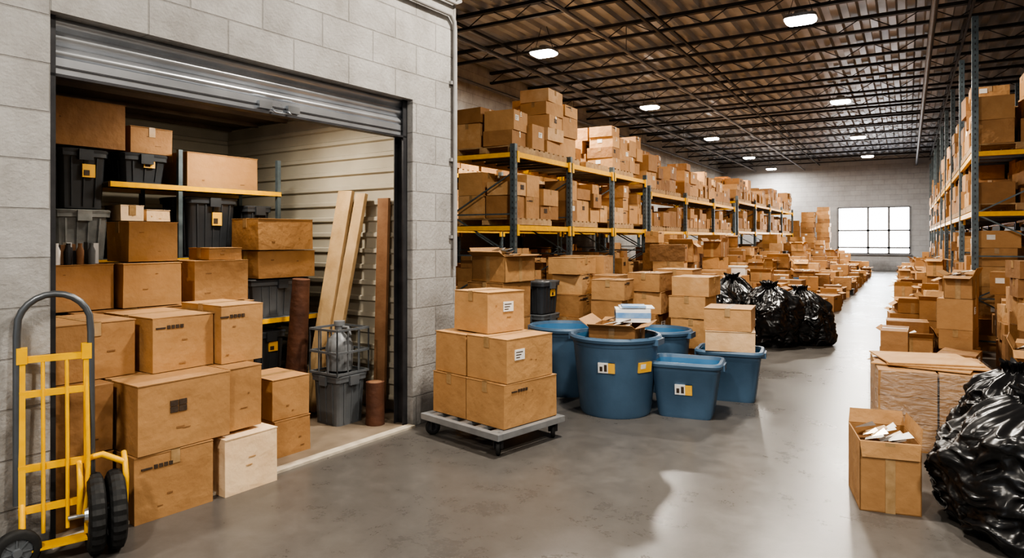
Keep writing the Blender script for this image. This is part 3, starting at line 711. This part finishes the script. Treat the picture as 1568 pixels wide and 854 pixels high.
def rack_load(x0,x1,ys,spec,seed,prob=.96,fr=.05):
    r_=random.Random(seed); mb=MB()
    for z,h0,h1 in spec:
        for a,b in zip(ys,ys[1:]): 
            k=r_.uniform(.7,1.1) if z>2.5 else 1
            fill(mb,x0+fr,x1-.02,a+.07,b-.07,z,h0*k,h1*k,r_,pallet=z>.5,prob=prob)
    return mb.build('palletised_cartons',CARD)
RX0,RX1=-5.93,-4.83
ys=[8.18,10.0,11.85,13.7]
pallet_rack(RX0,RX1,ys,(1.80,2.85),2.95)
rack_load(RX0,RX1,ys,((0,1.0,1.5),(1.80,.55,.75)),11)
r_=random.Random(5); mb=MB()
fill(mb,RX0,RX1-.02,8.22,9.3,2.85,.5,.68,r_,prob=1); fill(mb,RX0,RX1-.02,9.3,10.6,2.85,.95,1.15,r_,prob=1,tr=(.5,.8)); fill(mb,RX0,RX1-.02,10.7,11.7,2.85,.3,.55,r_); fill(mb,RX0,RX1-.02,11.9,13.6,2.85,.6,.85,r_,prob=1)
mb.build('palletised_cartons',CARD)
ys=[13.95,16.7,19.5,22.2]
pallet_rack(RX0,RX1,ys,(1.78,2.62),2.75); rack_load(RX0,RX1,ys,((0,.9,1.5),(1.78,.4,.6),(2.62,.5,.95)),12)
ys=[22.6,25.6,28.6,31.6,34.8]
pallet_rack(RX0,RX1,ys,(1.85,2.85),3.0); rack_load(RX0,RX1,ys,((0,.9,1.5),(1.85,.5,.75),(2.85,.6,1.0)),13)
ys=[6.4,9.2,12,14.8,17.6,20.4]
pallet_rack(-8.5,-7.4,ys,(1.80,2.85),3.0); rack_load(-8.5,-7.4,ys,((0,.9,1.5),(1.8,.5,.75),(2.85,.4,.8)),14)
r_=random.Random(3); mb=MB(); fill(mb,-5.2,-3.3,35.2,37.2,0,2.4,3.2,r_,prob=1,pallet=False); mb.build('carton_stack',CARD)
ys=[11.5,14.2,16.9,19.6,22.3,25,27.7,30.4,33.1]
pallet_rack(.82,1.92,ys,(2.0,2.85),4.75,2.8); rack_load(.82,1.92,ys,((0,1.3,1.8),(2.0,.6,.72),(2.85,.6,1.0)),15,.99,-.03)
ys=[11.5,14.2,16.9,19.6,22.3]
pallet_rack(2.2,3.3,ys,(2.0,2.85),3.9,2.8); rack_load(2.2,3.3,ys,((0,1.2,1.7),(2.0,.6,.72),(2.85,.6,1.0)),16,.99)

# ================================================================ FLOOR PILES
def pile(x0,x1,y0,y1,hfun,seed,prob=.9,dx=.52,dy=.52,op=.3,rt=12):
    r_=random.Random(seed); mb=MB(); y=y0
    while y<y1-.3:
        cy=min(r_.uniform(dy*.7,dy*1.3),y1-y); x=x0
        while x<x1-.22:
            cx=min(r_.uniform(dx*.65,dx*1.35),x1-x)
            if r_.random()<=prob:
                xc=x+cx/2; yc=y+cy/2+r_.uniform(-.05,.05); H=hfun(xc,yc)*r_.uniform(.5,1.2); z=0
                base=r_.uniform(-rt,rt)
                while True:
                    h=r_.uniform(.14,.36)
                    if z+h>H and z>0: break
                    mb.M=Matrix.Translation((xc+r_.uniform(-.03,.03),yc+r_.uniform(-.03,.03),z))@Matrix.Rotation(R(base+r_.uniform(-8,8)),4,'Z')
                    w=cx*r_.uniform(.70,.90); d=cy*r_.uniform(.70,.90)
                    if z+h+.2>H and r_.random()<op:
                        open_carton(mb,w*.94,d*.94,h,r_.uniform(.28,.68),.1,tuple(r_.uniform(-40,75) for _ in range(4)),rg=r_,lvl=(.8,1.15),nf=9)
                        break
                    if r_.random()<.05:
                        k=r_.choice((2,5,6,6)); mb.box(-w/2+.02,w/2-.02,-d/2+.02,d/2-.02,0,h-.03,k); mb.box(-w/2,w/2,-d/2,d/2,h-.03,h-.003,k)
                    else: carton(mb,w,d,h-.003,r_.uniform(.2,.76),r_.choice('xxy'),r_.choice((None,None,('side','x'),('l','x'),('l','y'))),False,r_)
                    z+=h
            x+=cx
        y+=cy
    mb.M=Matrix.Identity(4)
    return mb.build('cardboard_box_pile',CARD)
pile(-4.65,-3.0,9.1,10.0,lambda x,y:1.25,21)
k=0
for ya,yb in ((11.85,15),(15.1,20),(20.1,26),(26.1,34.5)):
    pile(-4.6,-1.3,ya,yb,lambda x,y:.34+.42*min(3,(-1.3-x+.1)),30+k,.92,.54,.56); k+=1
for ya,yb in ((7.6,11),(11.1,16),(16.1,23),(23.1,33)):
    pile(-.28,.72,ya,yb,lambda x,y:.5+.65*(x+.3),40+k,.97,.46,.50,.6); k+=1
pile(.95,3.3,7.6,11.1,lambda x,y:1.2,50,.97)
pile(.70,2.3,6.1,7.3,lambda x,y:.85,51,1,.5,.5,.5)
pile(-.26,.6,6.88,7.45,lambda x,y:.85,52,1,.43,.5,.6)
mb=MB(); r_=random.Random(77)
for i in range(2):
    for j in range(2):
        z=0
        for h in (.21,.20,.19):
            mb.M=Matrix.Translation((-.2+i*.4,-.22+j*.44,z)); carton(mb,.385,.425,h-.003,r_.uniform(.4,.6),'x',('l','x'),False,r_); z+=h
mb.M=Matrix.Identity(4)
m,nt,b=new_mat('shrink_wrap_film'); b.inputs['Base Color'].default_value=(.9,.9,.9,1); b.inputs['Roughness'].default_value=.12; b.inputs['Alpha'].default_value=.14
tc=N(nt,'ShaderNodeTexCoord'); n1=N(nt,'ShaderNodeTexNoise'); n1.inputs['Scale'].default_value=5; n1.inputs['Distortion'].default_value=2.5; mp=N(nt,'ShaderNodeMapping'); mp.inputs['Rotation'].default_value=(.5,.6,.2); mp.inputs['Scale'].default_value=(1,1,3)
nt.links.new(tc.outputs['Object'],mp.inputs['Vector']); nt.links.new(mp.outputs['Vector'],n1.inputs['Vector'])
bp=N(nt,'ShaderNodeBump'); bp.inputs['Strength'].default_value=1; bp.inputs['Distance'].default_value=.04; nt.links.new(n1.outputs['Fac'],bp.inputs['Height']); nt.links.new(bp.outputs['Normal'],b.inputs['Normal'])
mb.rings([(.415,.455,.02),(.412,.452,.2),(.414,.455,.4),(.412,.452,.60)],n=60,ex=12,caps=(False,False),mi=7)
mb.build('shrink_wrapped_carton_stack',CARD+[m],pos(3.34,5.33),R(6))
mb=MB()
for i in range(3): mb.M=Matrix.Translation((r_.uniform(-.05,.05),r_.uniform(-.05,.05),i*.012))@Matrix.Rotation(r_.uniform(-.3,.3),4,'Z'); mb.box(-.33,.33,-.28,.28,0,.009,0,.5+.1*i)
mb.build('flattened_cardboard',CARD,pos(3.34,5.33,.605),0)
mb=MB(); open_carton(mb,.32,.42,.41,.45,.09,(84,None,75,-82),lvl=(.85,1.05),nf=14); mb.build('open_cardboard_box',CARD,pos(2.27,4.08),R(12))

# ================================================================ WORLD + CAMERA
w=bpy.data.worlds.new('World'); bpy.context.scene.world=w; w.use_nodes=True
bg=w.node_tree.nodes['Background']; bg.inputs[0].default_value=(.93,.96,1,1); bg.inputs[1].default_value=.8
cam=bpy.data.cameras.new('camera'); co=bpy.data.objects.new('camera',cam); bpy.context.collection.objects.link(co)
co.location=(0,0,1.6); co.rotation_euler=(R(90),0,TH); cam.sensor_width=36; cam.lens=23.44; cam.shift_y=-.0395; cam.clip_end=200
bpy.context.scene.camera=co
try: bpy.context.scene.view_settings.look='AgX - High Contrast'
except Exception as ex: print(ex)
